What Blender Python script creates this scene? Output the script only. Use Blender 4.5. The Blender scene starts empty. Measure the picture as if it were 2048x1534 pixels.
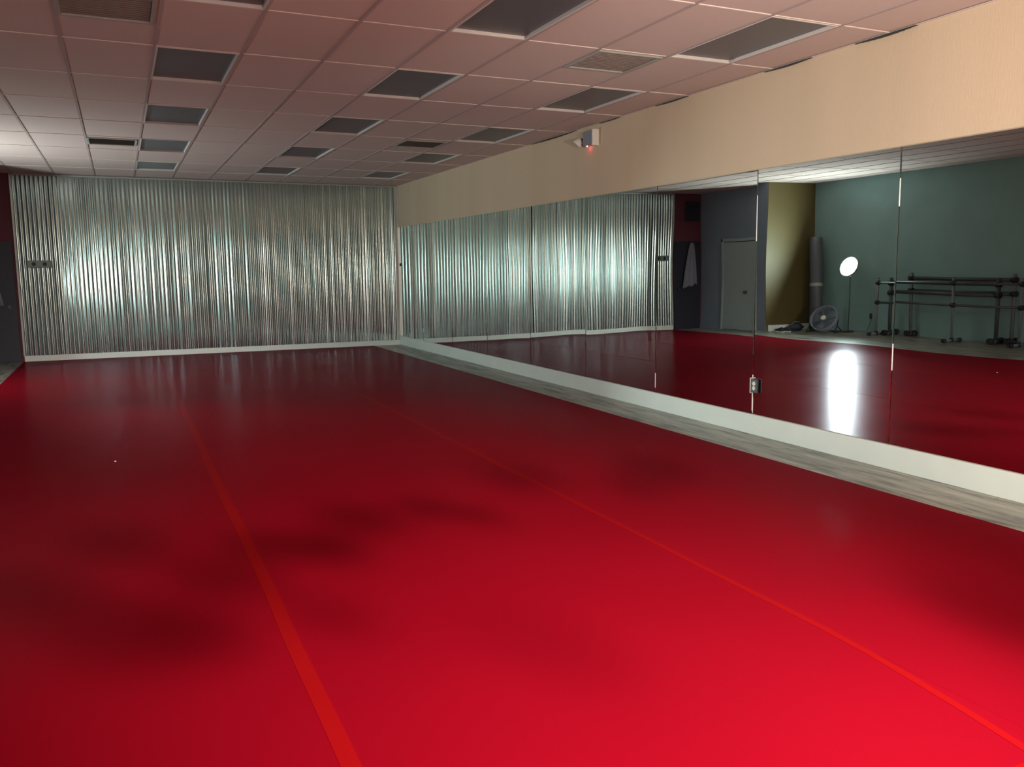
import bpy, bmesh, math, random
from mathutils import Vector, Matrix
random.seed(7)
PI = math.pi
scene = bpy.context.scene
C = scene.collection

# ------------------------------------------------------------------ camera
F_PX, PITCH, YAW, ROLL, CAM_H = 1693.15, 0.13422, 0.43087, -0.00835, 1.5212
cam_d = bpy.data.cameras.new('camera')
cam = bpy.data.objects.new('camera', cam_d)
C.objects.link(cam)
cam_d.sensor_fit = 'HORIZONTAL'
cam_d.sensor_width = 36.0
cam_d.lens = 36.0 * F_PX / 2048.0
cam_d.clip_start = 0.05
cam_d.clip_end = 100
fw = Vector((math.sin(YAW) * math.cos(PITCH), math.cos(YAW) * math.cos(PITCH), -math.sin(PITCH)))
rt = fw.cross(Vector((0, 0, 1))).normalized()
up = rt.cross(fw)
r2 = rt * math.cos(ROLL) + up * math.sin(ROLL)
u2 = -rt * math.sin(ROLL) + up * math.cos(ROLL)
m = Matrix((r2, u2, -fw)).transposed().to_4x4()
m.translation = Vector((0, 0, CAM_H))
cam.matrix_world = m
scene.camera = cam

# ------------------------------------------------------------------ view, world, big lights
vs = scene.view_settings
vs.view_transform = 'Standard'
vs.look = 'None'
vs.gamma = 1.0
vs.use_curve_mapping = False
vs.exposure = 0.0
scene.cycles.use_denoising = True
scene.cycles.max_bounces = 8
scene.cycles.diffuse_bounces = 4
scene.cycles.glossy_bounces = 6
scene.cycles.blur_glossy = 1.0
scene.cycles.sample_clamp_indirect = 6.0

w = bpy.data.worlds.new('world')
scene.world = w
w.use_nodes = True
w.node_tree.nodes['Background'].inputs['Color'].default_value = (0.02, 0.03, 0.05, 1)
w.node_tree.nodes['Background'].inputs['Strength'].default_value = 0.3

def area(name, loc, target, sx, sy, power, color, spread=180):
    d = bpy.data.lights.new(name, 'AREA')
    d.shape = 'RECTANGLE'
    d.size, d.size_y = sx, sy
    d.energy = power
    d.color = color
    d.spread = math.radians(spread)
    o = bpy.data.objects.new(name, d)
    C.objects.link(o)
    o.location = loc
    o.rotation_euler = (Vector(target) - Vector(loc)).to_track_quat('-Z', 'Y').to_euler()
    return o

def spot(name, loc, target, power, color, angle, blend, radius):
    d = bpy.data.lights.new(name, 'SPOT')
    d.energy = power
    d.color = color
    d.spot_size = math.radians(angle)
    d.spot_blend = blend
    d.shadow_soft_size = radius
    o = bpy.data.objects.new(name, d)
    C.objects.link(o)
    o.location = loc
    o.rotation_euler = (Vector(target) - Vector(loc)).to_track_quat('-Z', 'Y').to_euler()
    return o

# added faint warm fill behind the camera, set at the window opening
area('added_front_fill', (2.6, -2.9, 1.5), (2.6, 6.0, 1.5), 4.4, 1.6, 20, (1.0, 0.62, 0.45))
# added unseen warm fill for the cream wall, aimed away from the metal
spot('added_wall_fill', (2.4, -0.8, 1.5), (5.2, 1.6, 3.15), 1250, (1.0, 0.90, 0.78), 108, 0.55, 0.12)
# added unseen fill behind the camera, facing up to brighten the ceiling
area('added_ceiling_fill', (0.9, -0.7, 1.0), (0.95, -0.35, 3.2), 0.5, 0.3, 230, (1.0, 0.74, 0.66))
# added unseen spot behind the camera, pooling on the near floor
LIGHT_POS = Vector((2.2, -1.5, 2.5))
sl = spot('added_floor_spot', LIGHT_POS, (1.65, 3.25, 0.0), 5200, (1.0, 0.90, 0.85), 58, 1.0, 0.10)
# soft shadow patches shaped into that spot's output at chosen floor points
def dim_patches(light, patches, base=1.0):
    light.use_nodes = True
    nt = light.node_tree
    em = nt.nodes['Emission']
    ge = nt.nodes.new('ShaderNodeNewGeometry')
    acc = None
    for (px, py, rad, amt) in patches:
        d = (Vector((px, py, 0)) - LIGHT_POS)
        dist = d.length
        d.normalize()
        vm = nt.nodes.new('ShaderNodeVectorMath'); vm.operation = 'SUBTRACT'
        nt.links.new(ge.outputs['Incoming'], vm.inputs[0])
        vm.inputs[1].default_value = d
        sc_ = nt.nodes.new('ShaderNodeVectorMath'); sc_.operation = 'MULTIPLY'
        k = dist / rad
        # finer vertically, because light skims the floor
        sc_.inputs[1].default_value = (k, k, k * max(1.0, dist / LIGHT_POS.z * 0.6))
        nt.links.new(vm.outputs[0], sc_.inputs[0])
        ln = nt.nodes.new('ShaderNodeVectorMath'); ln.operation = 'LENGTH'
        nt.links.new(sc_.outputs[0], ln.inputs[0])
        mr = nt.nodes.new('ShaderNodeMapRange')
        mr.interpolation_type = 'SMOOTHSTEP'
        mr.inputs['From Min'].default_value = 0.2
        mr.inputs['From Max'].default_value = 1.15
        mr.inputs['To Min'].default_value = 1 - amt
        mr.inputs['To Max'].default_value = 1.0
        nt.links.new(ln.outputs['Value'], mr.inputs['Value'])
        if acc is None:
            acc = mr.outputs['Result']
        else:
            mu = nt.nodes.new('ShaderNodeMath'); mu.operation = 'MULTIPLY'
            nt.links.new(acc, mu.inputs[0]); nt.links.new(mr.outputs['Result'], mu.inputs[1])
            acc = mu.outputs[0]
    nt.links.new(acc, em.inputs['Strength'])
dim_patches(sl.data, [(-0.05, 3.80, 0.42, 0.6), (0.22, 3.70, 0.30, 0.5), (0.38, 4.30, 0.34, 0.6), (0.62, 4.72, 0.30, 0.6), (0.95, 4.55, 0.28, 0.7),
                 (1.25, 5.0, 0.34, 0.6), (1.70, 5.05, 0.26, 0.55), (1.95, 4.75, 0.22, 0.45), (2.6, 5.6, 0.42, 0.5), (3.65, 5.3, 0.42, 0.65), (3.2, 4.9, 0.25, 0.45),
                 (-0.5, 4.5, 0.40, 0.6), (-0.1, 5.1, 0.38, 0.5), (-1.0, 4.0, 0.4, 0.5), (3.45, 2.35, 0.40, 0.55), (1.5, 2.9, 0.35, 0.22), (0.75, 3.6, 0.25, 0.35)])

LAMP_POWER = 500.0

# ------------------------------------------------------------------ dimensions (metres)
W = 5.203      # right wall plane
D = 16.81      # back wall plane
H = 3.20       # ceiling
ML = -1.566    # left end of the corrugated cladding
X1 = -2.40     # left wall, far section
YJ = 14.50     # jog
X2 = -3.75     # left wall, near section
YF = -3.0      # front wall
ZT, ZB = 2.372, 0.188   # mirror top and bottom
SX = W - 0.582 # edge of the red floor
SEAMS = [16.79, 15.27, 13.73, 12.19, 10.65, 9.09, 7.58, 6.03, 4.51, 2.97, 1.43, -0.1]

# ------------------------------------------------------------------ materials
def new_mat(name):
    mt = bpy.data.materials.new(name)
    mt.use_nodes = True
    nt = mt.node_tree
    return mt, nt, nt.nodes['Principled BSDF']

def mat(name, col, rough=0.6, metal=0.0, spec=0.5, noise=0.0, nscale=8.0, bump=0.0, bscale=60.0, stretch=None):
    mt, nt, b = new_mat(name)
    b.inputs['Base Color'].default_value = (*col, 1)
    b.inputs['Roughness'].default_value = rough
    b.inputs['Metallic'].default_value = metal
    b.inputs['Specular IOR Level'].default_value = spec
    tc = nt.nodes.new('ShaderNodeTexCoord')
    mp = nt.nodes.new('ShaderNodeMapping')
    nt.links.new(tc.outputs['Object'], mp.inputs['Vector'])
    if stretch:
        mp.inputs['Scale'].default_value = stretch
    if noise > 0:
        n = nt.nodes.new('ShaderNodeTexNoise')
        n.inputs['Scale'].default_value = nscale
        n.inputs['Detail'].default_value = 5
        nt.links.new(mp.outputs['Vector'], n.inputs['Vector'])
        r = nt.nodes.new('ShaderNodeValToRGB')
        r.color_ramp.elements[0].position = 0.3
        r.color_ramp.elements[1].position = 0.7
        r.color_ramp.elements[0].color = (*[c * (1 - noise) for c in col], 1)
        r.color_ramp.elements[1].color = (*[min(1, c * (1 + noise)) for c in col], 1)
        nt.links.new(n.outputs['Fac'], r.inputs['Fac'])
        nt.links.new(r.outputs['Color'], b.inputs['Base Color'])
    if bump > 0:
        n2 = nt.nodes.new('ShaderNodeTexNoise')
        n2.inputs['Scale'].default_value = bscale
        n2.inputs['Detail'].default_value = 3
        nt.links.new(mp.outputs['Vector'], n2.inputs['Vector'])
        bp = nt.nodes.new('ShaderNodeBump')
        bp.inputs['Strength'].default_value = bump
        bp.inputs['Distance'].default_value = 0.01
        nt.links.new(n2.outputs['Fac'], bp.inputs['Height'])
        nt.links.new(bp.outputs['Normal'], b.inputs['Normal'])
    return mt

def emit_mat(name, col, strength):
    mt, nt, b = new_mat(name)
    b.inputs['Base Color'].default_value = (*col, 1)
    b.inputs['Emission Color'].default_value = (*col, 1)
    b.inputs['Emission Strength'].default_value = strength
    return mt

M = {}
M['cream'] = mat('cream_wall_paint', (0.61, 0.48, 0.34), 0.75, noise=0.05, nscale=1.0, bump=0.12, bscale=90, stretch=(1, 1.3, 0.12))
M['green_wall'] = mat('grey_green_wall_paint', (0.22, 0.35, 0.35), 0.7, noise=0.05, nscale=2, bump=0.15, bscale=90)
M['grey_wall'] = mat('blue_grey_wall_paint', (0.22, 0.26, 0.33), 0.7, noise=0.05, nscale=2, bump=0.15, bscale=90)
M['maroon'] = mat('maroon_wall_paint', (0.115, 0.022, 0.036), 0.7, noise=0.05, nscale=2)
M['ochre'] = mat('ochre_wall_paint', (0.10, 0.070, 0.020), 0.6, noise=0.05, nscale=2)
M['plain_wall'] = mat('dark_front_wall_paint', (0.035, 0.035, 0.05), 0.8, spec=0.2)
M['tile'] = mat('ceiling_tile', (0.60, 0.47, 0.44), 0.95, spec=0.1, noise=0.05, nscale=220, bump=0.25, bscale=300)
M['tbar'] = mat('ceiling_grid_bar', (0.68, 0.59, 0.55), 0.7, spec=0.2)
M['tbar_shaded'] = mat('ceiling_bar_shaded', (0.42, 0.34, 0.33), 0.8, spec=0.1)  # darkened copy of the bar colour, painting in shade of the tile reveals
M['white_trim'] = mat('white_trim_paint', (0.74, 0.82, 0.77), 0.5, noise=0.03, nscale=3)
M['glint_paint'] = mat('painted_edge_glint', (0.92, 0.92, 0.86), 0.3)  # near-white colour standing in for glints on the mirror seams
M['black'] = mat('black_plastic', (0.015, 0.015, 0.017), 0.45)
M['dark_pipe'] = mat('dark_grey_pipe', (0.06, 0.065, 0.085), 0.45, noise=0.1)
M['pvc'] = mat('grey_pipe', (0.16, 0.17, 0.20), 0.4, noise=0.1)
M['dark_door'] = mat('dark_navy_door_paint', (0.018, 0.020, 0.035), 0.5)
M['white_plastic'] = mat('white_plastic', (0.72, 0.70, 0.64), 0.45)
M['grey_metal'] = mat('grey_box_metal', (0.22, 0.28, 0.26), 0.5, metal=0.3)
M['door'] = mat('door_paint', (0.36, 0.42, 0.43), 0.5, noise=0.03)
M['lens'] = mat('troffer_lens', (0.10, 0.095, 0.11), 0.35, spec=0.6, bump=0.3, bscale=120)
M['lens_frame'] = mat('troffer_frame', (0.60, 0.55, 0.52), 0.5)
M['vent'] = mat('vent_enamel', (0.34, 0.34, 0.31), 0.4, bump=0.1, bscale=40)
M['diffuser'] = mat('brushed_diffuser', (0.50, 0.52, 0.48), 0.3, metal=0.6)
M['roll'] = mat('rolled_vinyl_grey', (0.085, 0.09, 0.11), 0.5, noise=0.15, nscale=10)
M['cloth'] = mat('white_cloth', (0.20, 0.21, 0.25), 0.9, bump=0.3, bscale=12)
M['fan_plastic'] = mat('fan_plastic_grey', (0.22, 0.25, 0.31), 0.4)
M['fan_blade'] = mat('fan_blade_blue_grey', (0.10, 0.12, 0.16), 0.35)
M['led'] = emit_mat('red_indicator_glow', (1.0, 0.08, 0.12), 60)
M['cord'] = mat('dark_cord', (0.03, 0.03, 0.035), 0.6)
M['chrome'] = mat('brushed_knob_metal', (0.08, 0.08, 0.09), 0.35, metal=0.6)
M['shoe'] = mat('dark_bag_fabric', (0.03, 0.035, 0.06), 0.8)
M['lamp_housing'] = mat('lamp_housing_white', (0.45, 0.45, 0.43), 0.5)
M['bulb'] = emit_mat('lamp_diffuser_glow', (0.84, 1.0, 0.98), LAMP_POWER)

def marley(name='red_dance_vinyl', c0=(0.140, 0.0012, 0.0055), c1=(0.168, 0.0015, 0.0070)):
    mt, nt, b = new_mat(name)
    tc = nt.nodes.new('ShaderNodeTexCoord')
    n = nt.nodes.new('ShaderNodeTexNoise')
    n.inputs['Scale'].default_value = 0.8
    n.inputs['Detail'].default_value = 1
    nt.links.new(tc.outputs['Object'], n.inputs['Vector'])
    r = nt.nodes.new('ShaderNodeValToRGB')
    r.color_ramp.elements[0].position = 0.1
    r.color_ramp.elements[1].position = 0.9
    r.color_ramp.elements[0].color = (*c0, 1)
    r.color_ramp.elements[1].color = (*c1, 1)
    nt.links.new(n.outputs['Fac'], r.inputs['Fac'])
    nt.links.new(r.outputs['Color'], b.inputs['Base Color'])
    n3 = nt.nodes.new('ShaderNodeTexNoise')
    n3.inputs['Scale'].default_value = 2.2
    n3.inputs['Detail'].default_value = 1
    nt.links.new(tc.outputs['Object'], n3.inputs['Vector'])
    mr = nt.nodes.new('ShaderNodeMapRange')
    mr.inputs['To Min'].default_value = 0.22
    mr.inputs['To Max'].default_value = 0.27
    nt.links.new(n3.outputs['Fac'], mr.inputs['Value'])
    nt.links.new(mr.outputs['Result'], b.inputs['Roughness'])
    b.inputs['Specular IOR Level'].default_value = 0.0
    gl = nt.nodes.new('ShaderNodeBsdfAnisotropic')
    gl.inputs['Color'].default_value = (0.95, 0.88, 1.0, 1)
    nt.links.new(mr.outputs['Result'], gl.inputs['Roughness'])
    lw = nt.nodes.new('ShaderNodeLayerWeight')
    pw = nt.nodes.new('ShaderNodeMath'); pw.operation = 'POWER'
    nt.links.new(lw.outputs['Facing'], pw.inputs[0])
    pw.inputs[1].default_value = 8.0
    ma = nt.nodes.new('ShaderNodeMath'); ma.operation = 'MULTIPLY_ADD'
    nt.links.new(pw.outputs[0], ma.inputs[0])
    ma.inputs[1].default_value = 0.16
    ma.inputs[2].default_value = 0.005
    ms = nt.nodes.new('ShaderNodeMixShader')
    nt.links.new(ma.outputs[0], ms.inputs[0])
    nt.links.new(b.outputs[0], ms.inputs[1])
    nt.links.new(gl.outputs[0], ms.inputs[2])
    nt.links.new(ms.outputs[0], nt.nodes['Material Output'].inputs['Surface'])
    return mt
M['marley'] = marley()
M['tape'] = marley('red_floor_tape', (0.175, 0.0024, 0.0034), (0.20, 0.0028, 0.0040))

def wood():
    mt, nt, b = new_mat('weathered_grey_laminate')
    tc = nt.nodes.new('ShaderNodeTexCoord')
    mp = nt.nodes.new('ShaderNodeMapping')
    mp.inputs['Scale'].default_value = (7.0, 0.9, 1.0)
    nt.links.new(tc.outputs['Object'], mp.inputs['Vector'])
    n = nt.nodes.new('ShaderNodeTexNoise')
    n.inputs['Scale'].default_value = 1.6
    n.inputs['Detail'].default_value = 9
    n.inputs['Roughness'].default_value = 0.65
    n.inputs['Distortion'].default_value = 0.6
    nt.links.new(mp.outputs['Vector'], n.inputs['Vector'])
    r = nt.nodes.new('ShaderNodeValToRGB')
    e = r.color_ramp.elements
    e[0].position = 0.38; e[0].color = (0.055, 0.055, 0.045, 1)
    e[1].position = 0.68; e[1].color = (0.42, 0.40, 0.33, 1)
    k = e.new(0.5); k.color = (0.25, 0.24, 0.20, 1)
    nt.links.new(n.outputs['Fac'], r.inputs['Fac'])
    # plank joints along the room
    br = nt.nodes.new('ShaderNodeTexBrick')
    br.inputs['Color1'].default_value = (1, 1, 1, 1)
    br.inputs['Color2'].default_value = (0.82, 0.82, 0.82, 1)
    br.inputs['Mortar'].default_value = (0.35, 0.35, 0.35, 1)
    br.inputs['Scale'].default_value = 1.0
    br.inputs['Mortar Size'].default_value = 0.002
    br.inputs['Brick Width'].default_value = 1.2
    br.inputs['Row Height'].default_value = 0.19
    mp2 = nt.nodes.new('ShaderNodeMapping')
    mp2.inputs['Rotation'].default_value = (0, 0, PI / 2)
    nt.links.new(tc.outputs['Object'], mp2.inputs['Vector'])
    nt.links.new(mp2.outputs['Vector'], br.inputs['Vector'])
    mx = nt.nodes.new('ShaderNodeMix')
    mx.data_type = 'RGBA'
    mx.blend_type = 'MULTIPLY'
    mx.inputs['Factor'].default_value = 1.0
    nt.links.new(r.outputs['Color'], mx.inputs['A'])
    nt.links.new(br.outputs['Color'], mx.inputs['B'])
    nt.links.new(mx.outputs['Result'], b.inputs['Base Color'])
    b.inputs['Roughness'].default_value = 0.32
    return mt
M['wood'] = wood()

def galvanised():
    mt, nt, b = new_mat('galvanised_steel')
    nt.nodes.remove(b)
    out = nt.nodes['Material Output']
    tc = nt.nodes.new('ShaderNodeTexCoord')
    mp = nt.nodes.new('ShaderNodeMapping')
    mp.inputs['Scale'].default_value = (3.0, 3.0, 1.0)
    nt.links.new(tc.outputs['Object'], mp.inputs['Vector'])
    n = nt.nodes.new('ShaderNodeTexNoise')
    n.inputs['Scale'].default_value = 1.2
    n.inputs['Detail'].default_value = 2
    nt.links.new(mp.outputs['Vector'], n.inputs['Vector'])
    bp = nt.nodes.new('ShaderNodeBump')
    bp.inputs['Strength'].default_value = 0.5
    bp.inputs['Distance'].default_value = 0.006
    nt.links.new(n.outputs['Fac'], bp.inputs['Height'])
    v = nt.nodes.new('ShaderNodeTexVoronoi')
    v.inputs['Scale'].default_value = 45
    nt.links.new(tc.outputs['Object'], v.inputs['Vector'])
    r = nt.nodes.new('ShaderNodeMapRange')
    r.inputs['To Min'].default_value = 0.88
    r.inputs['To Max'].default_value = 1.0
    nt.links.new(v.outputs['Color'], r.inputs['Value'])
    mc = nt.nodes.new('ShaderNodeMix')
    mc.data_type = 'RGBA'
    mc.blend_type = 'MULTIPLY'
    mc.inputs['Factor'].default_value = 1.0
    mc.inputs['A'].default_value = (0.50, 0.615, 0.59, 1)
    nt.links.new(r.outputs['Result'], mc.inputs['B'])
    g1 = nt.nodes.new('ShaderNodeBsdfAnisotropic')
    g1.inputs['Roughness'].default_value = 0.15
    g2 = nt.nodes.new('ShaderNodeBsdfAnisotropic')
    g2.inputs['Roughness'].default_value = 0.20
    for g in (g1, g2):
        nt.links.new(mc.outputs['Result'], g.inputs['Color'])
        nt.links.new(bp.outputs['Normal'], g.inputs['Normal'])
    mx = nt.nodes.new('ShaderNodeMixShader')
    mx.inputs[0].default_value = 0.55
    nt.links.new(g1.outputs[0], mx.inputs[1])
    nt.links.new(g2.outputs[0], mx.inputs[2])
    nt.links.new(mx.outputs[0], out.inputs['Surface'])
    return mt
M['metal'] = galvanised()

def mirror():
    mt, nt, b = new_mat('mirror_glass')
    b.inputs['Base Color'].default_value = (0.80, 0.88, 0.85, 1)
    b.inputs['Metallic'].default_value = 1.0
    b.inputs['Roughness'].default_value = 0.0
    tc = nt.nodes.new('ShaderNodeTexCoord')
    n = nt.nodes.new('ShaderNodeTexNoise')
    n.inputs['Scale'].default_value = 1.1
    n.inputs['Detail'].default_value = 0
    nt.links.new(tc.outputs['Object'], n.inputs['Vector'])
    bp = nt.nodes.new('ShaderNodeBump')
    bp.inputs['Strength'].default_value = 0.35
    bp.inputs['Distance'].default_value = 0.0035
    nt.links.new(n.outputs['Fac'], bp.inputs['Height'])
    nt.links.new(bp.outputs['Normal'], b.inputs['Normal'])
    return mt
M['mirror'] = mirror()

# ------------------------------------------------------------------ mesh helpers
def box(bm, x0, x1, y0, y1, z0, z1, mi=0):
    vs_ = [bm.verts.new((x, y, z)) for z in (z0, z1) for y in (y0, y1) for x in (x0, x1)]
    for f in ((0, 2, 3, 1), (4, 5, 7, 6), (0, 1, 5, 4), (2, 6, 7, 3), (0, 4, 6, 2), (1, 3, 7, 5)):
        fc = bm.faces.new([vs_[i] for i in f])
        fc.material_index = mi

def tube(bm, a, b, r, seg=12, r2_=None, cap=True):
    a, b = Vector(a), Vector(b)
    r2_ = r if r2_ is None else r2_
    d = (b - a).normalized()
    x = d.orthogonal().normalized()
    y = d.cross(x)
    A, B = [], []
    for i in range(seg):
        t = 2 * PI * i / seg
        o = x * math.cos(t) + y * math.sin(t)
        A.append(bm.verts.new(a + o * r))
        B.append(bm.verts.new(b + o * r2_))
    for i in range(seg):
        j = (i + 1) % seg
        f = bm.faces.new((A[i], A[j], B[j], B[i]))
        f.smooth = True
    if cap:
        bm.faces.new(A[::-1])
        bm.faces.new(B)

def lathe(bm, prof, origin=(0, 0, 0), axis=(0, 0, 1), seg=32, cap0=True, cap1=True):
    o = Vector(origin)
    d = Vector(axis).normalized()
    x = d.orthogonal().normalized()
    y = d.cross(x)
    rings = []
    for r, z in prof:
        rings.append([bm.verts.new(o + d * z + (x * math.cos(2 * PI * i / seg) + y * math.sin(2 * PI * i / seg)) * r) for i in range(seg)])
    for k in range(len(rings) - 1):
        for i in range(seg):
            j = (i + 1) % seg
            f = bm.faces.new((rings[k][i], rings[k][j], rings[k + 1][j], rings[k + 1][i]))
            f.smooth = True
    if cap0:
        bm.faces.new(rings[0][::-1])
    if cap1:
        bm.faces.new(rings[-1])

def torus(bm, c, axis, R, r, seg=40, rs=6):
    c = Vector(c)
    d = Vector(axis).normalized()
    x = d.orthogonal().normalized()
    y = d.cross(x)
    rings = []
    for i in range(seg):
        t = 2 * PI * i / seg
        o = x * math.cos(t) + y * math.sin(t)
        rings.append([bm.verts.new(c + o * (R + r * math.cos(2 * PI * k / rs)) + d * r * math.sin(2 * PI * k / rs)) for k in range(rs)])
    for i in range(seg):
        for k in range(rs):
            f = bm.faces.new((rings[i][k], rings[(i + 1) % seg][k], rings[(i + 1) % seg][(k + 1) % rs], rings[i][(k + 1) % rs]))
            f.smooth = True

def path_tube(bm, pts, r, seg=8):
    for a, b in zip(pts[:-1], pts[1:]):
        tube(bm, a, b, r, seg)

def obj(name, bm, material, parent=None, bevel=0.0):
    bmesh.ops.recalc_face_normals(bm, faces=bm.faces)
    me = bpy.data.meshes.new(name)
    bm.to_mesh(me)
    bm.free()
    for mt in (material if isinstance(material, (list, tuple)) else [material]):
        me.materials.append(mt)
    o = bpy.data.objects.new(name, me)
    C.objects.link(o)
    if parent:
        o.parent = parent
    if bevel > 0:
        md = o.modifiers.new('bevel', 'BEVEL')
        md.width = bevel
        md.segments = 2
        md.limit_method = 'ANGLE'
    return o

def tag(o, label, cat, group=None, kind=None):
    o['label'] = label
    o['category'] = cat
    if group:
        o['group'] = group
    if kind:
        o['kind'] = kind
    return o

def thing(name, label, cat, loc=(0, 0, 0), rz=0.0, group=None):
    o = bpy.data.objects.new(name, None)
    o.empty_display_size = 0.1
    C.objects.link(o)
    o.location = loc
    o.rotation_euler = (0, 0, rz)
    return tag(o, label, cat, group)

def struct(name, bm, material, label=None, cat=None, parent=None, bevel=0):
    o = obj(name, bm, material, parent, bevel)
    o['kind'] = 'structure'
    if label:
        o['label'] = label
        o['category'] = cat
    return o

def dup(root, loc, label, rz=None, group=None):
    r = root.copy()
    C.objects.link(r)
    r.location = loc
    if rz is not None:
        r.rotation_euler = (0, 0, rz)
    r['label'] = label
    if group:
        r['group'] = group
    for ch in list(root.children):
        c = ch.copy()
        C.objects.link(c)
        c.parent = r
        for g in ch.children:
            d = g.copy()
            C.objects.link(d)
            d.parent = c
    return r

B = bmesh.new
T = 0.12
# ------------------------------------------------------------------ room shell
bm = B(); box(bm, X2 - T, W + T, YF - T, D + T, -0.1, 0.0)
struct('floor', bm, M['wood'], 'grey weathered wood laminate floor bordering the red dance vinyl', 'floor')

bm = B(); box(bm, W, W + T, YF - T, D + T, 0, H + 0.1)
struct('wall_right', bm, M['cream'], 'cream painted wall above the long wall of mirrors', 'wall')
bm = B(); box(bm, X1 - T, W, D, D + T, 0, H + 0.1)
struct('wall_back', bm, M['maroon'], 'maroon painted back wall beside the corrugated metal', 'wall')
bm = B(); box(bm, X1 - T, X1, YJ + 0.01, D, 0, H + 0.1)
struct('wall_left_far', bm, M['grey_wall'], 'blue grey wall with a closed door, seen in the mirror', 'wall')
bm = B(); box(bm, X2 - T, X1 - T, YJ, YJ + T, 0, H + 0.1)
box(bm, X1 - T, X1 - 0.001, YJ, YJ + 0.01, 0, H + 0.1)
struct('wall_left_return', bm, M['ochre'], 'ochre yellow wall of the recess, seen in the mirror', 'wall')
bm = B(); box(bm, X2 - T, X2, YF - T, YJ, 0, H + 0.1)
struct('wall_left', bm, M['green_wall'], 'grey green wall behind the ballet barres, seen in the mirror', 'wall')
# front wall with shop window and door opening (behind the camera)
bm = B()
box(bm, X2, W, YF - T, YF, 2.5, H + 0.1)
box(bm, X2, -2.4, YF - T, YF, 0, 2.5)
box(bm, -0.9, 0.2, YF - T, YF, 0, 2.5)
box(bm, 0.2, W, YF - T, YF, 0, 0.6)
box(bm, 5.0, W, YF - T, YF, 0.6, 2.5)
struct('wall_front', bm, M['plain_wall'])

# ceiling: tiles set a little above a grid of bars
XG = [W - 0.475 - 0.625 * k for k in range(15)]
YG = [16.81 - 1.212 * k for k in range(17)]
LA, LB, LC = 1, 4, 7      # lanes of lights (index into XG)
LIGHT_CELLS = {(l, k) for l in (LA, LB, LC) for k in (1, 3, 5, 7, 9)}
bm = B()
box(bm, X2 - T, W + T, YF - T, D + T, H + 0.09, H + 0.16, 0)
xs = [W + T] + [x for x in XG if x > X2] + [X2 - T]
ys = [y for y in YG if y > YF] + [YF - T]
rc = random.Random(5)
for i in range(len(xs) - 1):
    for k in range(len(ys) - 1):
        if (i, k) in LIGHT_CELLS:
            continue
        dz = rc.uniform(0, 0.002)
        y1_ = ys[k] if k else D + T
        box(bm, xs[i + 1], xs[i], ys[k + 1], y1_, H + 0.002 + dz, H + 0.02, 0)
for x in XG:
    if x > X2:
        box(bm, x - 0.012, x + 0.012, YF, D, H - 0.003, H + 0.006, 1)
for y in YG:
    if y > YF:
        box(bm, X2, W, y - 0.008, y + 0.008, H - 0.002, H + 0.006, 2)
struct('ceiling', bm, [M['tile'], M['tbar_shaded'], M['tbar']], 'suspended ceiling of pale rectangular tiles in a grid', 'ceiling')

# wall angle along the top of the mirror wall, and dark gaps above it
bm = B(); box(bm, W - 0.022, W, YF, D - 0.03, H - 0.006, H - 0.002)
tr = struct('trim_1', bm, M['tbar'], 'thin ceiling edge trim along the top of the cream wall', 'trim')
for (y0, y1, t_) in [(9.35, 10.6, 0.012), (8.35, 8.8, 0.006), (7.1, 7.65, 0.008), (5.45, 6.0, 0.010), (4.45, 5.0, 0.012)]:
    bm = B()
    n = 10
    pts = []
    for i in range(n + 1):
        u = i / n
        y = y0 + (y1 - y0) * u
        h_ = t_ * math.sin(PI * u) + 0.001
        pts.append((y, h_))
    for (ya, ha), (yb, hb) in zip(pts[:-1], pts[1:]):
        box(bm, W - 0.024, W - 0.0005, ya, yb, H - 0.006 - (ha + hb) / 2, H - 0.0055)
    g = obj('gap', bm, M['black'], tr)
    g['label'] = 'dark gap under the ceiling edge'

# base boards
bm = B(); box(bm, W - 0.016, W, YF, D - 0.03, 0, ZB - 0.004)
struct('baseboard_right', bm, M['white_trim'], 'tall white base board under the mirrors', 'baseboard', bevel=0.003)
bm = B(); box(bm, ML, W - 0.02, D - 0.045, D, 0, 0.10)
struct('baseboard_back', bm, M['white_trim'], 'pale base board below the corrugated metal', 'baseboard', bevel=0.003)
bm = B(); box(bm, X2 + 0.02, X1 - 0.05, YJ - 0.014, YJ, 0, 0.13)
struct('baseboard_return', bm, M['white_trim'], 'white base board of the ochre wall', 'baseboard', bevel=0.003)
bm = B(); box(bm, X1, X1 + 0.012, YJ, 14.78, 0, 0.10)
box(bm, X1, X1 + 0.012, 16.04, D, 0, 0.10)
struct('baseboard_left_far', bm, M['grey_wall'])
bm = B(); box(bm, X2, X2 + 0.014, YF, YJ - 0.02, 0, 0.10)
struct('baseboard_left', bm, M['green_wall'])
# frames of the shop window and glass door behind the camera
bm = B()
for x in (0.2, 2.55, 4.94):
    box(bm, x, x + 0.06, YF - 0.08, YF - 0.02, 0.6, 2.5)
for z in (0.6, 2.44):
    box(bm, 0.2, 5.0, YF - 0.08, YF - 0.02, z, z + 0.06)
struct('window_1', bm, M['black'])
bm = B()
for x in (-2.4, -0.98):
    box(bm, x, x + 0.08, YF - 0.08, YF - 0.02, 0, 2.5)
box(bm, -2.4, -0.9, YF - 0.08, YF - 0.02, 2.42, 2.5)
struct('door_3', bm, M['black'])

# dark door in the maroon wall, just left of the metal
bm = B(); box(bm, X1 + 0.04, ML - 0.05, D - 0.03, D, 0.0, 2.06)
d2 = struct('door_2', bm, M['dark_door'], 'dark navy door left of the corrugated metal', 'door', bevel=0.004)
bm = B(); tube(bm, (-1.72, D - 0.03, 0.95), (-1.72, D - 0.09, 0.95), 0.03)
obj('door_knob', bm, M['chrome'], d2)

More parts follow.
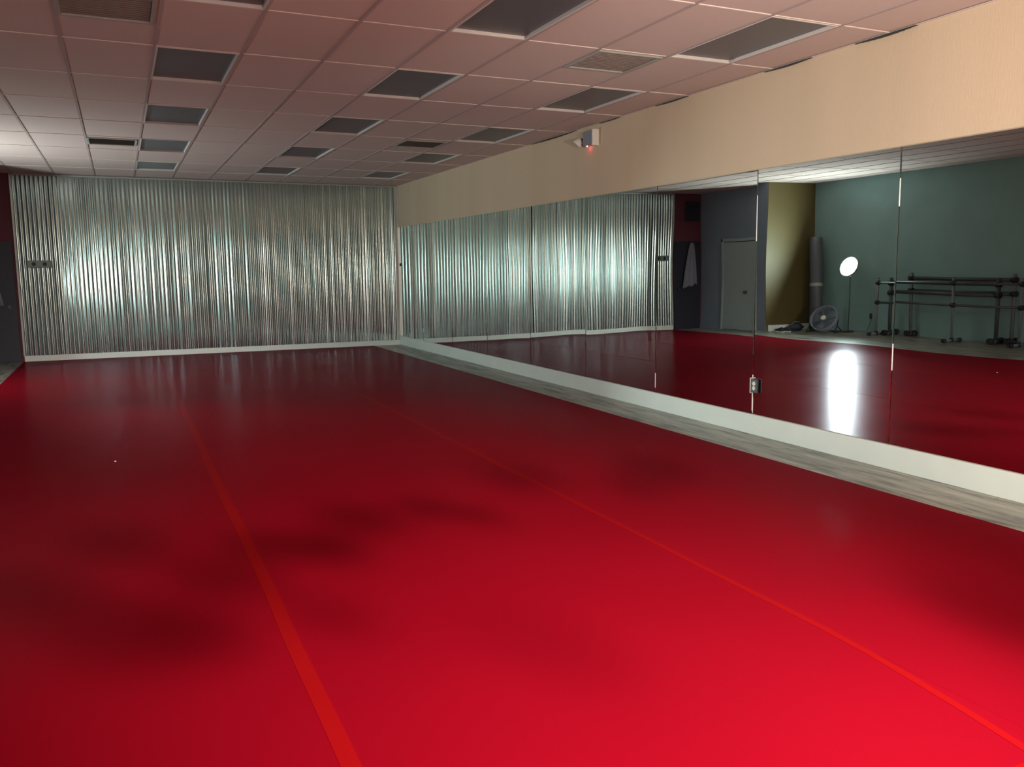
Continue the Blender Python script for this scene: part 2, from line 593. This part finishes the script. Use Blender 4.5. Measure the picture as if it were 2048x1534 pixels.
# pale door in the far left wall
dy0, dy1 = 14.87, 15.95
bm = B(); box(bm, X1, X1 + 0.02, dy0, dy1, 0.02, 2.03)
dr = struct('door_1', bm, M['door'], 'pale grey closed door next to the ochre recess, seen in the mirror', 'door', bevel=0.003)
bm = B()
box(bm, X1, X1 + 0.032, dy0 - 0.07, dy0 - 0.004, 0, 2.10)
box(bm, X1, X1 + 0.032, dy1 + 0.004, dy1 + 0.07, 0, 2.10)
box(bm, X1, X1 + 0.032, dy0 - 0.07, dy1 + 0.07, 2.045, 2.11)
obj('door_frame', bm, M['door'], dr, 0.004)
bm = B(); box(bm, X1, X1 + 0.021, dy0, dy1, 2.031, 2.044)
obj('shadow_gap', bm, M['black'], dr)
for y in (15.10,):
    bm = B()
    lathe(bm, [(0.034, 0), (0.034, 0.008), (0.012, 0.012), (0.012, 0.035), (0.030, 0.045), (0.034, 0.058), (0.026, 0.072), (0.004, 0.076)], (X1 + 0.02, y, 0.90), (1, 0, 0), 20)
    obj('door_knob', bm, M['chrome'], dr)

# ------------------------------------------------------------------ corrugated metal cladding
PITCH_C = 0.0676
RIBS = 9
SHEET = PITCH_C * RIBS
n_sheet = int(round((W - ML) / SHEET))
SHEET = (W - 0.004 - ML) / n_sheet
pitch = SHEET / RIBS
rnd = random.Random(11)
ordn = ['leftmost', 'second from left', 'third from left', 'fourth from left', 'fifth from left', 'sixth, about the middle',
        'sixth from right', 'fifth from right', 'fourth from right', 'third from right', 'second from right', 'rightmost']
names = ordn[:6] + ordn[-(n_sheet - 6):] if n_sheet > 6 else ordn[:n_sheet]
for s in range(n_sheet):
    x0 = ML + s * SHEET
    bm = B()
    cols = []
    NS = 14
    amps = [0.0052 * rnd.uniform(0.60, 1.30) for _ in range(RIBS + 1)]
    tilt = rnd.uniform(-0.020, 0.020)
    ph = rnd.uniform(0, 6)
    dt = [rnd.uniform(-0.07, 0.07) for _ in range(RIBS + 1)]
    ZN = 9
    for i in range(RIBS * NS + 1):
        u = i / NS
        k = min(int(u), RIBS - 1)
        fr = u - k
        a = amps[k] * (1 - fr) + amps[k + 1] * fr
        tl = dt[k] * (1 - fr) + dt[k + 1] * fr
        col = []
        for j in range(ZN):
            z = 0.095 + (H - 0.012 - 0.095) * j / (ZN - 1)
            wob = 0.0015 * math.sin(1.3 * z + ph + 2.0 * u / RIBS)
            y = D - 0.024 + a * math.cos(2 * PI * u) + tilt * (u / RIBS - 0.5) * SHEET + tl * pitch * (fr - 0.5) + wob * math.sin(PI * u / RIBS)
            col.append(bm.verts.new((x0 + u * pitch, y, z)))
        cols.append(col)
    for i in range(len(cols) - 1):
        for j in range(ZN - 1):
            f = bm.faces.new((cols[i][j], cols[i + 1][j], cols[i + 1][j + 1], cols[i][j + 1]))
            f.smooth = True
    o = obj('corrugated_sheet', bm, M['metal'])
    md = o.modifiers.new('solid', 'SOLIDIFY'); md.thickness = 0.0008; md.offset = 0; md.use_rim = False
    tag(o, 'galvanised corrugated metal sheet on the back wall, ' + names[s] + ' of the row', 'metal sheet', 'corrugated sheets on the back wall')
bm = B(); box(bm, ML, W - 0.02, D - 0.042, D - 0.034, H - 0.035, H - 0.008)
box(bm, ML, W - 0.02, D - 0.042, D, H - 0.010, H - 0.006)
struct('trim_2', bm, M['vent'], 'thin metal trim along the top of the corrugated sheets', 'trim')
bm = B(); box(bm, W - 0.075, W - 0.001, D - 0.048, D - 0.038, 0.10, H - 0.01)
box(bm, W - 0.010, W - 0.001, D - 0.10, D - 0.048, 0.19, H - 0.01)
struct('trim_3', bm, M['diffuser'], 'bright vertical corner trim where the metal meets the mirror wall', 'trim', bevel=0.003)
bm = B(); box(bm, ML - 0.012, ML + 0.02, D - 0.042, D, 0.10, H - 0.01)
struct('trim_4', bm, M['diffuser'], 'thin edge trim at the left end of the corrugated metal', 'trim', bevel=0.002)

# outlet box on the metal
t = thing('outlet_box', 'small grey surface outlet box with two dark sockets on corrugated metal', 'outlet', (-1.225, D - 0.040, 1.675))
bm = B(); box(bm, -0.185, 0.185, -0.055, 0.0, -0.062, 0.062)
obj('box_body', bm, M['grey_metal'], t, 0.006)
bm = B(); box(bm, -0.175, 0.175, -0.060, -0.054, -0.055, 0.055)
fp = obj('face_plate', bm, M['grey_metal'], t, 0.002)
for dx in (-0.08, 0.085):
    bm = B(); tube(bm, (dx, -0.066, 0), (dx, -0.059, 0), 0.033, 20)
    obj('socket', bm, M['black'], t)

# ------------------------------------------------------------------ mirrors
tilts = {0: (-0.003, 0.004), 1: (-0.002, 0.003), 2: (-0.002, 0.001), 3: (-0.0025, 0.002), 4: (-0.0048, 0.000), 5: (-0.004, 0.001), 6: (-0.0048, 0.0),
         7: (-0.0085, 0.0), 8: (-0.009, 0.0), 9: (-0.009, 0.0), 10: (-0.009, 0.0)}
wh = ['closest to the corrugated wall', 'second from the corrugated wall', 'third from the corrugated wall', 'fourth from the corrugated wall, brightly reflecting metal',
      'fifth from the corrugated wall, showing wavy metal reflections', 'reflecting the right middle of the metal', 'reflecting the metal edge and the hanging white cloth',
      'reflecting the ochre recess and the bright lamp', 'at the right edge of the photo, reflecting the ballet barres', 'beyond the right edge', 'beside the camera']
wh[5] = 'sixth from the corrugated wall, reflecting red floor and metal'
for i in range(len(SEAMS) - 1):
    ya, yb = SEAMS[i + 1], SEAMS[i]
    g = 0.002
    hw, hh = (yb - ya) / 2 - g, (ZT - ZB) / 2
    bm = B()
    # front face with a polished bevelled border
    e = 0.006
    fx, bx, th = 0.0, 0.006, 0.003
    def ring(x, iy, iz):
        return [bm.verts.new((x, sy * (hw - iy), sz * (hh - iz))) for sy, sz in ((-1, -1), (1, -1), (1, 1), (-1, 1))]
    r0 = ring(bx, 0, 0); r1 = ring(th, 0, 0); r2r = ring(fx, e, e * 0.5)
    bm.faces.new(r0)
    for a_, b_ in ((r0, r1), (r1, r2r)):
        for k in range(4):
            bm.faces.new((a_[k], a_[(k + 1) % 4], b_[(k + 1) % 4], b_[k]))
    bm.faces.new(r2r[::-1])
    o = obj('wall_mirror', bm, M['mirror'])
    dl, ep = tilts.get(i, (-0.009, 0))
    o.location = (W - 0.020, (ya + yb) / 2, (ZT + ZB) / 2)
    # normal (-1, ep, dl): rotate about Y and Z
    o.rotation_euler = (0, dl, -ep)
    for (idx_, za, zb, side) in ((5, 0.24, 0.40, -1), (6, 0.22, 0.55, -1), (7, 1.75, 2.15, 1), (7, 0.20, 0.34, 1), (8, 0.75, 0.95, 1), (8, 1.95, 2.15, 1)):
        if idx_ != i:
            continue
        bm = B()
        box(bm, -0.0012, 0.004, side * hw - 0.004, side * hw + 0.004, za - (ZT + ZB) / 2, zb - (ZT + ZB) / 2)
        c_ = obj('edge_glint', bm, M['glint_paint'], o)  # pale strip added as a painted glint along the seam
        c_['label'] = 'painted glint on the glass edge'
    tag(o, 'frameless mirror panel ' + wh[i], 'mirror', 'mirror panels along the right wall')
# black clips in the corner
bm = B(); box(bm, W - 0.034, W - 0.001, 16.60, 16.64, 1.60, 1.66)
tag(obj('mirror_clip', bm, M['black'], None, 0.004), 'tiny black clip at the edge of the mirror nearest the metal wall', 'clip')

# outlet set into the mirror
t = thing('mirror_outlet', 'outlet plate with two round cream sockets set low in the mirror', 'outlet', (W - 0.028, 5.985, 0.455))
bm = B(); box(bm, -0.012, 0.004, -0.045, 0.045, -0.062, 0.062)
obj('face_plate', bm, M['black'], t, 0.002)
bm = B(); box(bm, -0.014, 0.004, 0.045, 0.054, -0.070, 0.070)
o = obj('plate_edge', bm, M['white_plastic'], t); o['label'] = 'bright white left edge strip'
for dz in (-0.021, 0.021):
    bm = B(); tube(bm, (-0.017, 0.0, dz), (-0.011, 0.0, dz), 0.019, 20)
    obj('socket', bm, M['white_plastic'], t)

# ------------------------------------------------------------------ red dance floor and tape
SXL = -1.58
rolls = [(SXL, 0.56, 'left strip, running along the dark door side'), (0.56, 2.62, 'middle strip, between the two long seams'), (2.62, SX, 'right strip, nearest the mirrors')]
for a_, b_, l_ in rolls:
    bm = B(); box(bm, a_ + 0.0004, b_ - 0.0004, 1.52, D - 0.055, 0.0, 0.004)
    tag(obj('dance_floor_vinyl', bm, M['marley']), 'long red vinyl dance floor, ' + l_, 'dance floor', 'red vinyl dance floor strips')
def tape(x, y0, y1, wd, name, label):
    bm = B()
    n = max(2, int((y1 - y0) / 0.25))
    L, R_ = [], []
    for i in range(n + 1):
        y = y0 + (y1 - y0) * i / n
        j = 0.004 * math.sin(y * 1.7) + 0.002 * math.sin(y * 5.1)
        if x > 2 and y < 2.5:
            j -= 0.11 * ((2.5 - y) / 0.9) ** 1.5
        for lst, sx in ((L, -1), (R_, 1)):
            lst.append([bm.verts.new((x + j + sx * wd / 2, y, z)) for z in (0.0042, 0.0050)])
    for i in range(n):
        bm.faces.new((L[i][1], R_[i][1], R_[i + 1][1], L[i + 1][1]))
        bm.faces.new((L[i][0], L[i + 1][0], R_[i + 1][0], R_[i][0]))
        bm.faces.new((L[i][0], L[i][1], L[i + 1][1], L[i + 1][0]))
        bm.faces.new((R_[i][0], R_[i + 1][0], R_[i + 1][1], R_[i][1]))
    tag(obj(name, bm, M['tape']), label, 'tape', 'red tape over the floor seams')
tape(0.56, 1.6, D - 0.1, 0.062, 'floor_tape', 'long red tape over the left floor seam')
tape(2.62, 1.56, D - 0.1, 0.036, 'floor_tape', 'long red tape over the right floor seam, nearer the mirrors')
bm = B(); box(bm, SXL, SX, 1.528, 1.548, 0.0042, 0.0050)
tag(obj('floor_tape', bm, M['tape']), 'short red tape across the near end of the red floor, bottom right corner', 'tape')
bm = B()
lathe(bm, [(0.004, 0), (0.009, 0.002), (0.006, 0.006), (0.001, 0.008)], (-0.12, 7.44, 0.004), (0, 0, 1), 7)
tag(obj('paper_scrap', bm, M['white_plastic']), 'tiny white scrap lying on the red floor', 'scrap')

# ------------------------------------------------------------------ ceiling fixtures
def troffer(label, x0, y0, y1):
    t = thing('ceiling_light', label, 'ceiling light', (x0, y0, H), 0, 'unlit recessed ceiling lights')
    wx, wy = 0.625, y1 - y0
    bm = B()
    f = 0.026
    for (a, b, c, d) in ((0.012, f, 0.012, wy - 0.012), (wx - f, wx - 0.012, 0.012, wy - 0.012), (f, wx - f, 0.012, f), (f, wx - f, wy - f, wy - 0.012)):
        box(bm, a, b, c, d, -0.005, 0.022)
    obj('frame', bm, M['lens_frame'], t, 0.002)
    bm = B(); box(bm, f - 0.01, wx - f + 0.01, f - 0.01, wy - f + 0.01, 0.020, 0.030)
    obj('lens', bm, M['lens'], t)
    return t
YK = lambda k: 16.81 - 1.212 * k      # grid lines counted from the back wall
cols_ = [(LA, 'row along the cream wall', [(1, 0), (3, 1), (5, 2), (7, 3), (9, 4)]),
         (LB, 'middle row', [(1, 0), (3, 1), (5, 2), (7, 3), (9, 4)]),
         (LC, 'left row', [(1, 0), (3, 1), (5, 2), (7, 3), (9, 4)])]
near = ['nearest the metal wall', 'second from the metal wall', 'third from the metal wall', 'fourth from the metal wall', 'at top of the photo']
for X_, row, ks in cols_:
    for k, idx in ks:
        troffer('dark recessed light, ' + row + ', ' + near[idx], XG[X_], YK(k) - 1.212, YK(k))

def vent(label, x0, y0, mt, shiny=False):
    t = thing('ceiling_vent', label, 'vent', (x0, y0, H), 0, 'square ceiling vents')
    s = 0.60
    bm = B()
    for (a, b, c, d) in ((0.012, 0.04, 0.012, s), (s - 0.028, s, 0.012, s), (0.04, s - 0.028, 0.012, 0.04), (0.04, s - 0.028, s - 0.028, s)):
        box(bm, a, b, c, d, -0.010, 0.004)
    obj('frame', bm, mt, t, 0.002)
    bm = B()
    for k in range(12):
        y = 0.05 + k * 0.043
        v_ = [bm.verts.new(p) for p in ((0.04, y, -0.008), (s - 0.028, y, -0.008), (s - 0.028, y + 0.034, 0.004), (0.04, y + 0.034, 0.004))]
        bm.faces.new(v_)
    obj('louvre', bm, mt, t)
    return t
vent('pale square ceiling vent at top left of the photo', XG[8], YK(9) - 0.0 + 0.02 - 1.212 + 1.2, M['vent'])
vent('faint grey square ceiling vent between two dark lights near the cream wall', XG[2] + 0.01, YK(9) + 0.02, M['vent'])
vent('shiny square ceiling vent glinting near the left of the metal wall', XG[8], YK(4) + 0.13, M['diffuser'])
vent('faint square ceiling vent far back in the lane beside the cream wall', XG[2] + 0.01, YK(5) + 0.1, M['vent'])

# emergency light on the cream wall
t = thing('emergency_light', 'white emergency light unit with red indicator high on the cream wall', 'emergency light', (W, 8.98, 3.04))
bm = B(); box(bm, -0.075, 0.0, -0.13, 0.10, -0.075, 0.085)
obj('housing', bm, M['fan_plastic'], t, 0.010)
bm = B(); box(bm, -0.085, 0.0, -0.155, -0.128, -0.09, 0.095)
o = obj('end_cap', bm, M['white_plastic'], t, 0.004); o['label'] = 'pale end cap'
for s_, (yy, zz) in ((1, (0.20, 0.005)),):
    bm = B()
    ax = Vector((-0.55, 0.35 * s_, -0.75)).normalized()
    lathe(bm, [(0.022, 0), (0.045, 0.03), (0.058, 0.075), (0.060, 0.085)], Vector((-0.04, yy, zz + 0.02)), ax, 20)
    hd = obj('lamp_head', bm, M['white_plastic'], t)
    bm = B(); tube(bm, (-0.035, 0.10 * s_ - (0.02 if s_ < 0 else 0), 0), (-0.04, yy, zz + 0.02), 0.012)
    obj('arm', bm, M['black'], hd)
bm = B(); tube(bm, (-0.045, 0.045, -0.083), (-0.045, 0.045, -0.074), 0.007, 12)
obj('indicator_light', bm, M['led'], t)

# ------------------------------------------------------------------ things along the left side (seen in the mirrors)
# wall vent over the dark door
t = thing('wall_vent', 'dark slatted vent high on the maroon wall above the hanging cloth', 'vent', (-2.14, D, 2.78))
bm = B()
for (a, b, c, d) in ((-0.23, -0.20, -0.24, 0.24), (0.20, 0.23, -0.24, 0.24), (-0.20, 0.20, -0.24, -0.21), (-0.20, 0.20, 0.21, 0.24)):
    box(bm, a, b, -0.02, 0.0, c, d)
obj('frame', bm, M['dark_door'], t, 0.003)
bm = B(); box(bm, -0.20, 0.20, -0.004, -0.001, -0.21, 0.21)
obj('backing', bm, M['black'], t)
bm = B()
for k in range(4):
    z = -0.17 + k * 0.105
    v_ = [bm.verts.new(p) for p in ((-0.20, -0.004, z + 0.045), (0.20, -0.004, z + 0.045), (0.20, -0.020, z), (-0.20, -0.020, z))]
    bm.faces.new(v_)
o = obj('slat', bm, M['dark_door'], t)

# white cloth hanging on the dark door
t = thing('hanging_cloth', 'white cloth garment hanging on the dark door left of the metal wall', 'garment', (-2.10, D - 0.03, 0))
bm = B()
NX, NZ = 14, 16
grid = []
for j in range(NZ + 1):
    v = j / NZ
    z = 2.02 - v * 1.0
    hwid = 0.05 + 0.15 * v ** 0.8
    cx = 0.02 + 0.08 * v
    row = []
    for i in range(NX + 1):
        u = i / NX * 2 - 1
        fold = 0.020 * math.sin(u * 9 + v * 2) * (0.3 + v)
        dz = -0.05 * u * v + 0.02 * math.sin(u * 7) * v
        row.append(bm.verts.new((cx + u * hwid, -0.05 + fold - 0.02 * (1 - u * u), z + dz)))
    grid.append(row)
for j in range(NZ):
    for i in range(NX):
        f = bm.faces.new((grid[j][i], grid[j][i + 1], grid[j + 1][i + 1], grid[j + 1][i])); f.smooth = True
o = obj('fabric', bm, M['cloth'], t)
md = o.modifiers.new('solid', 'SOLIDIFY'); md.thickness = 0.006
bm = B(); path_tube(bm, [(0.02, 0.0, 2.02), (0.02, -0.05, 2.02), (0.02, -0.06, 2.05)], 0.008)
obj('hook', bm, M['chrome'], t)

# the bright lamp on a thin stand
LP = Vector((-3.42, 13.16, 1.36))
t = thing('work_lamp', 'bright round lamp lit on a thin stand by the grey wall', 'lamp', (LP.x, LP.y, 0))
bm = B(); lathe(bm, [(0.13, 0), (0.13, 0.012), (0.05, 0.022), (0.012, 0.03)], (0, 0, 0), (0, 0, 1), 28)
obj('base', bm, M['black'], t)
bm = B(); tube(bm, (0, 0, 0.02), (0, 0, LP.z - 0.10), 0.011)
obj('pole', bm, M['dark_pipe'], t)
AX = Vector((0.88, -0.06, 0.40)).normalized()
hc = Vector((0, 0, LP.z))
bm = B(); lathe(bm, [(0.03, -0.14), (0.08, -0.12), (0.16, -0.05), (0.205, 0.03), (0.216, 0.07), (0.210, 0.07), (0.195, 0.02)], hc, AX, 36, cap1=False)
obj('lamp_housing', bm, M['lamp_housing'], t)
bm = B(); lathe(bm, [(0.185, 0.0), (0.185, 0.015), (0.14, 0.034), (0.07, 0.045), (0.01, 0.048)], hc, AX, 36)
obj('diffuser', bm, M['bulb'], t)
spot('work_lamp_beam', tuple(LP + AX * 0.07), (W, 4.6, 0.5), 2500, (0.86, 1.0, 0.95), 38, 1.0, 0.09)
bm = B(); path_tube(bm, [(0.0, 0.0, 0.05), (-0.15, -0.1, 0.01), (-0.25, -0.28, 0.01), (-0.31, -0.36, 0.30)], 0.004)
obj('cord', bm, M['cord'], t)

# tall roll standing in the corner
RB = Vector((-3.38, 14.05, 0))
t = thing('rolled_vinyl', 'tall grey roll of flooring standing on end in the ochre corner', 'roll', RB)
top = Vector((-0.12, 0.16, 1.99))
ax = top.normalized()
bm = B()
L_ = top.length
prof = [(0.128, 0.0), (0.134, 0.01), (0.134, L_ - 0.012), (0.128, L_)]
lathe(bm, prof, (0, 0, 0), ax, 32, cap1=False)
lathe(bm, [(0.128, L_), (0.105, L_ - 0.004), (0.102, L_ - 0.012), (0.08, L_ - 0.004), (0.077, L_ - 0.014), (0.05, L_ - 0.006), (0.045, L_ - 0.12), (0.002, L_ - 0.12)], (0, 0, 0), ax, 32, cap0=False)
obj('roll_body', bm, M['roll'], t)
bm = B(); lathe(bm, [(0.1355, 0.96), (0.1355, 1.03)], (0, 0, 0), ax, 32, cap0=False, cap1=False)
o = obj('binding_tape', bm, M['vent'], t); o['label'] = 'pale binding tape'

# round floor fan tilted back
FC = Vector((-3.13, 13.55, 0.285))
t = thing('floor_fan', 'round grey floor fan tilted back in front of the tall roll', 'fan', (FC.x, FC.y, 0))
N = Vector((0.80, -0.28, 0.52)).normalized()
c0 = Vector((0, 0, FC.z))
R0 = 0.275
bm = B()
lathe(bm, [(R0 + 0.02, -0.06), (R0 + 0.02, 0.06), (R0 + 0.008, 0.075), (R0 - 0.004, 0.06), (R0 - 0.004, -0.06)], c0, N, 48, cap0=False, cap1=False)
obj('shroud', bm, M['fan_plastic'], t)
xa = N.orthogonal().normalized(); ya_ = N.cross(xa)
bm = B()
for rr in [0.06, 0.10, 0.14, 0.18, 0.22, 0.255]:
    torus(bm, c0 + N * 0.066, N, rr, 0.0022, 40, 5)
for k in range(24):
    a = 2 * PI * k / 24
    dv = xa * math.cos(a) + ya_ * math.sin(a)
    dv2 = xa * math.cos(a + 0.25) + ya_ * math.sin(a + 0.25)
    tube(bm, c0 + N * 0.072 + dv * 0.05, c0 + N * 0.066 + dv2 * (R0 + 0.01), 0.0022, 5)
g = obj('grille', bm, M['fan_plastic'], t)
bm = B(); lathe(bm, [(0.055, 0.064), (0.055, 0.074), (0.04, 0.080), (0.005, 0.082)], c0, N, 24)
obj('centre_badge', bm, M['white_plastic'], g)
bm = B(); lathe(bm, [(0.055, -0.05), (0.06, 0.02), (0.045, 0.045), (0.005, 0.05)], c0, N, 24)
h_ = obj('hub', bm, M['fan_plastic'], t)
for k in range(4):
    a0 = 2 * PI * k / 4 + 0.3
    bm = B()
    rows = []
    for i in range(7):
        r = 0.05 + 0.20 * i / 6
        rw = []
        for j in range(6):
            v = j / 5
            a = a0 + 0.95 * v * (0.75 + 0.25 * i / 6)
            dv = xa * math.cos(a) + ya_ * math.sin(a)
            rw.append(bm.verts.new(c0 + dv * r + N * (-0.025 + 0.05 * v)))
        rows.append(rw)
    for i in range(6):
        for j in range(5):
            f = bm.faces.new((rows[i][j], rows[i][j + 1], rows[i + 1][j + 1], rows[i + 1][j])); f.smooth = True
    o = obj('blade', bm, M['fan_blade'], t)
    md = o.modifiers.new('solid', 'SOLIDIFY'); md.thickness = 0.003
bm = B()
for s_ in (-1, 1):
    sd = N.cross(Vector((0, 0, 1))).normalized() * s_
    p0 = c0 + sd * (R0 + 0.03)
    nf = Vector((N.x, N.y, 0)).normalized()
    path_tube(bm, [p0, Vector((p0.x, p0.y, 0.14)) + nf * 0.04, Vector((p0.x, p0.y, 0.012)) + nf * 0.20], 0.011)
    path_tube(bm, [Vector((p0.x, p0.y, 0.14)) + nf * 0.04, Vector((p0.x, p0.y, 0.012)) - nf * 0.20, Vector((p0.x, p0.y, 0.012)) + nf * 0.20], 0.011)
nf = Vector((N.x, N.y, 0)).normalized()
sd = N.cross(Vector((0, 0, 1))).normalized()
tube(bm, Vector((0, 0, 0.012)) - sd * (R0 + 0.03) - nf * 0.20, Vector((0, 0, 0.012)) + sd * (R0 + 0.03) - nf * 0.20, 0.011)
obj('stand', bm, M['black'], t)

# dark bag and shoes by the ochre wall
def blob(bm, c, sx, sy, sz, seed):
    rr = random.Random(seed)
    n0 = len(bm.verts)
    res_ = bmesh.ops.create_icosphere(bm, subdivisions=3, radius=1.0)
    k1, k2 = rr.uniform(0, 6), rr.uniform(0, 6)
    for v in res_['verts']:
        p = v.co.copy()
        d = 1 + 0.10 * math.sin(p.x * 4 + k1) * math.cos(p.y * 3 + k2) + 0.06 * math.sin(p.z * 6 + k1)
        v.co = Vector((c[0] + p.x * sx * d, c[1] + p.y * sy * d, c[2] + max(p.z * sz * d, -c[2])))
    for f in bm.faces:
        f.smooth = True
t = thing('gym_bag', 'dark slumped bag on the floor against the ochre wall', 'bag', (-3.06, 14.32, 0))
bm = B(); blob(bm, (0, 0, 0.075), 0.20, 0.12, 0.08, 3)
obj('bag_body', bm, M['shoe'], t)
bm = B(); path_tube(bm, [(-0.14, 0, 0.13), (-0.08, -0.02, 0.19), (0.05, -0.02, 0.20), (0.13, 0, 0.13)], 0.012)
o = obj('strap', bm, M['pvc'], t)
def shoe(name, label, loc, rz):
    t = thing(name, label, 'shoe', loc, rz, 'dark shoes by the ochre wall')
    bm = B()
    secs = [(-0.13, 0.030, 0.075), (-0.10, 0.038, 0.09), (-0.04, 0.040, 0.085), (0.02, 0.044, 0.065), (0.08, 0.046, 0.050), (0.125, 0.036, 0.040), (0.145, 0.014, 0.03)]
    rings = []
    for y, hw_, hh_ in secs:
        rings.append([bm.verts.new((hw_ * math.cos(a), y, 0.018 + hh_ * max(0, math.sin(a)))) for a in [PI * k / 8 for k in range(9)]])
    for a_, b_ in zip(rings[:-1], rings[1:]):
        for k in range(8):
            f = bm.faces.new((a_[k], a_[k + 1], b_[k + 1], b_[k])); f.smooth = True
        bm.faces.new((a_[8], a_[0], b_[0], b_[8]))
    bm.faces.new(rings[0]); bm.faces.new(rings[-1][::-1])
    obj('upper', bm, M['shoe'], t)
    bm = B()
    ol = [(-0.035, -0.135), (0.035, -0.135), (0.044, -0.05), (0.050, 0.08), (0.030, 0.145), (-0.030, 0.145), (-0.050, 0.08), (-0.044, -0.05)]
    lo = [bm.verts.new((x, y, 0.0)) for x, y in ol]; hi = [bm.verts.new((x, y, 0.019)) for x, y in ol]
    bm.faces.new(lo[::-1]); bm.faces.new(hi)
    for k in range(8):
        bm.faces.new((lo[k], lo[(k + 1) % 8], hi[(k + 1) % 8], hi[k]))
    o = obj('sole', bm, M['white_trim'], t); o['label'] = 'pale sole'
    return t
sh = shoe('shoe', 'dark shoe on the floor, the one nearer the pale door corner', (-2.56, 14.26, 0), 0.15)
dup(sh, (-2.70, 14.25, 0), 'dark shoe on the floor, the one next to the dark slumped bag', -0.1)

# small black wall outlet
t = thing('wall_outlet', 'small dark outlet low on the grey wall left of the barres', 'outlet', (X2, 12.85, 0.34))
bm = B(); box(bm, 0, 0.008, -0.036, 0.036, -0.058, 0.058)
obj('face_plate', bm, M['dark_pipe'], t, 0.002)
bm = B()
for dz in (-0.02, 0.02):
    tube(bm, (0.008, 0, dz), (0.011, 0, dz), 0.015, 14)
obj('socket', bm, M['black'], t)

# portable ballet barres
def barre(label, x, y0, y1, zu, zl, mids, rr, mrail, mpost, foot=0.30):
    t = thing('ballet_barre', label, 'ballet barre', (x, y0, 0), 0, 'portable ballet barres along the left wall')
    L = y1 - y0
    for nm, z in (('upper_rail', zu), ('lower_rail', zl)):
        bm = B(); tube(bm, (0, 0, z), (0, L, z), rr, 14)
        obj(nm, bm, mrail, t)
    for y in [0, L] + mids:
        bm = B(); tube(bm, (0, y, 0.05), (0, y, zu + 0.09), rr * 0.95, 14)
        lathe(bm, [(rr * 1.05, 0), (rr * 1.1, 0.01), (rr * 0.8, 0.02)], (0, y, zu + 0.085), (0, 0, 1), 14)
        p = obj('post', bm, mpost, t)
        for z in (zu, zl):
            bm = B(); tube(bm, (0, y - 0.045, z), (0, y + 0.045, z), rr * 1.5, 14)
            tube(bm, (0, y, z - 0.045), (0, y, z + 0.045), rr * 1.45, 14)
            obj('connector', bm, M['black'], p)
        bm = B(); tube(bm, (-foot, y, 0.035), (foot, y, 0.035), rr * 0.95, 12)
        ft = obj('foot', bm, mpost, t)
        bm = B(); tube(bm, (0, y, 0.01), (0, y, 0.09), rr * 1.5, 14)
        obj('base_joint', bm, M['black'], ft)
        for s_ in (-1, 1):
            bm = B(); tube(bm, (s_ * (foot - 0.05), y, rr * 1.65), (s_ * (foot + 0.01), y, rr * 1.65), rr * 1.6, 14)
            obj('rubber_cap', bm, M['black'], ft)
    return t
barre('portable ballet barre nearest the camera side, lowest rails and longest', -3.22, 9.30, 12.22, 1.06, 0.67, [1.27], 0.023, M['dark_pipe'], M['pvc'], 0.22)
barre('portable ballet barre in the middle of the three, short with close rails', -3.45, 9.88, 12.10, 1.045, 0.855, [], 0.035, M['dark_pipe'], M['dark_pipe'], 0.16)
barre('portable ballet barre nearest the wall, tallest with thick rails', -3.60, 9.70, 11.76, 1.115, 0.88, [], 0.034, M['dark_pipe'], M['pvc'], 0.12)
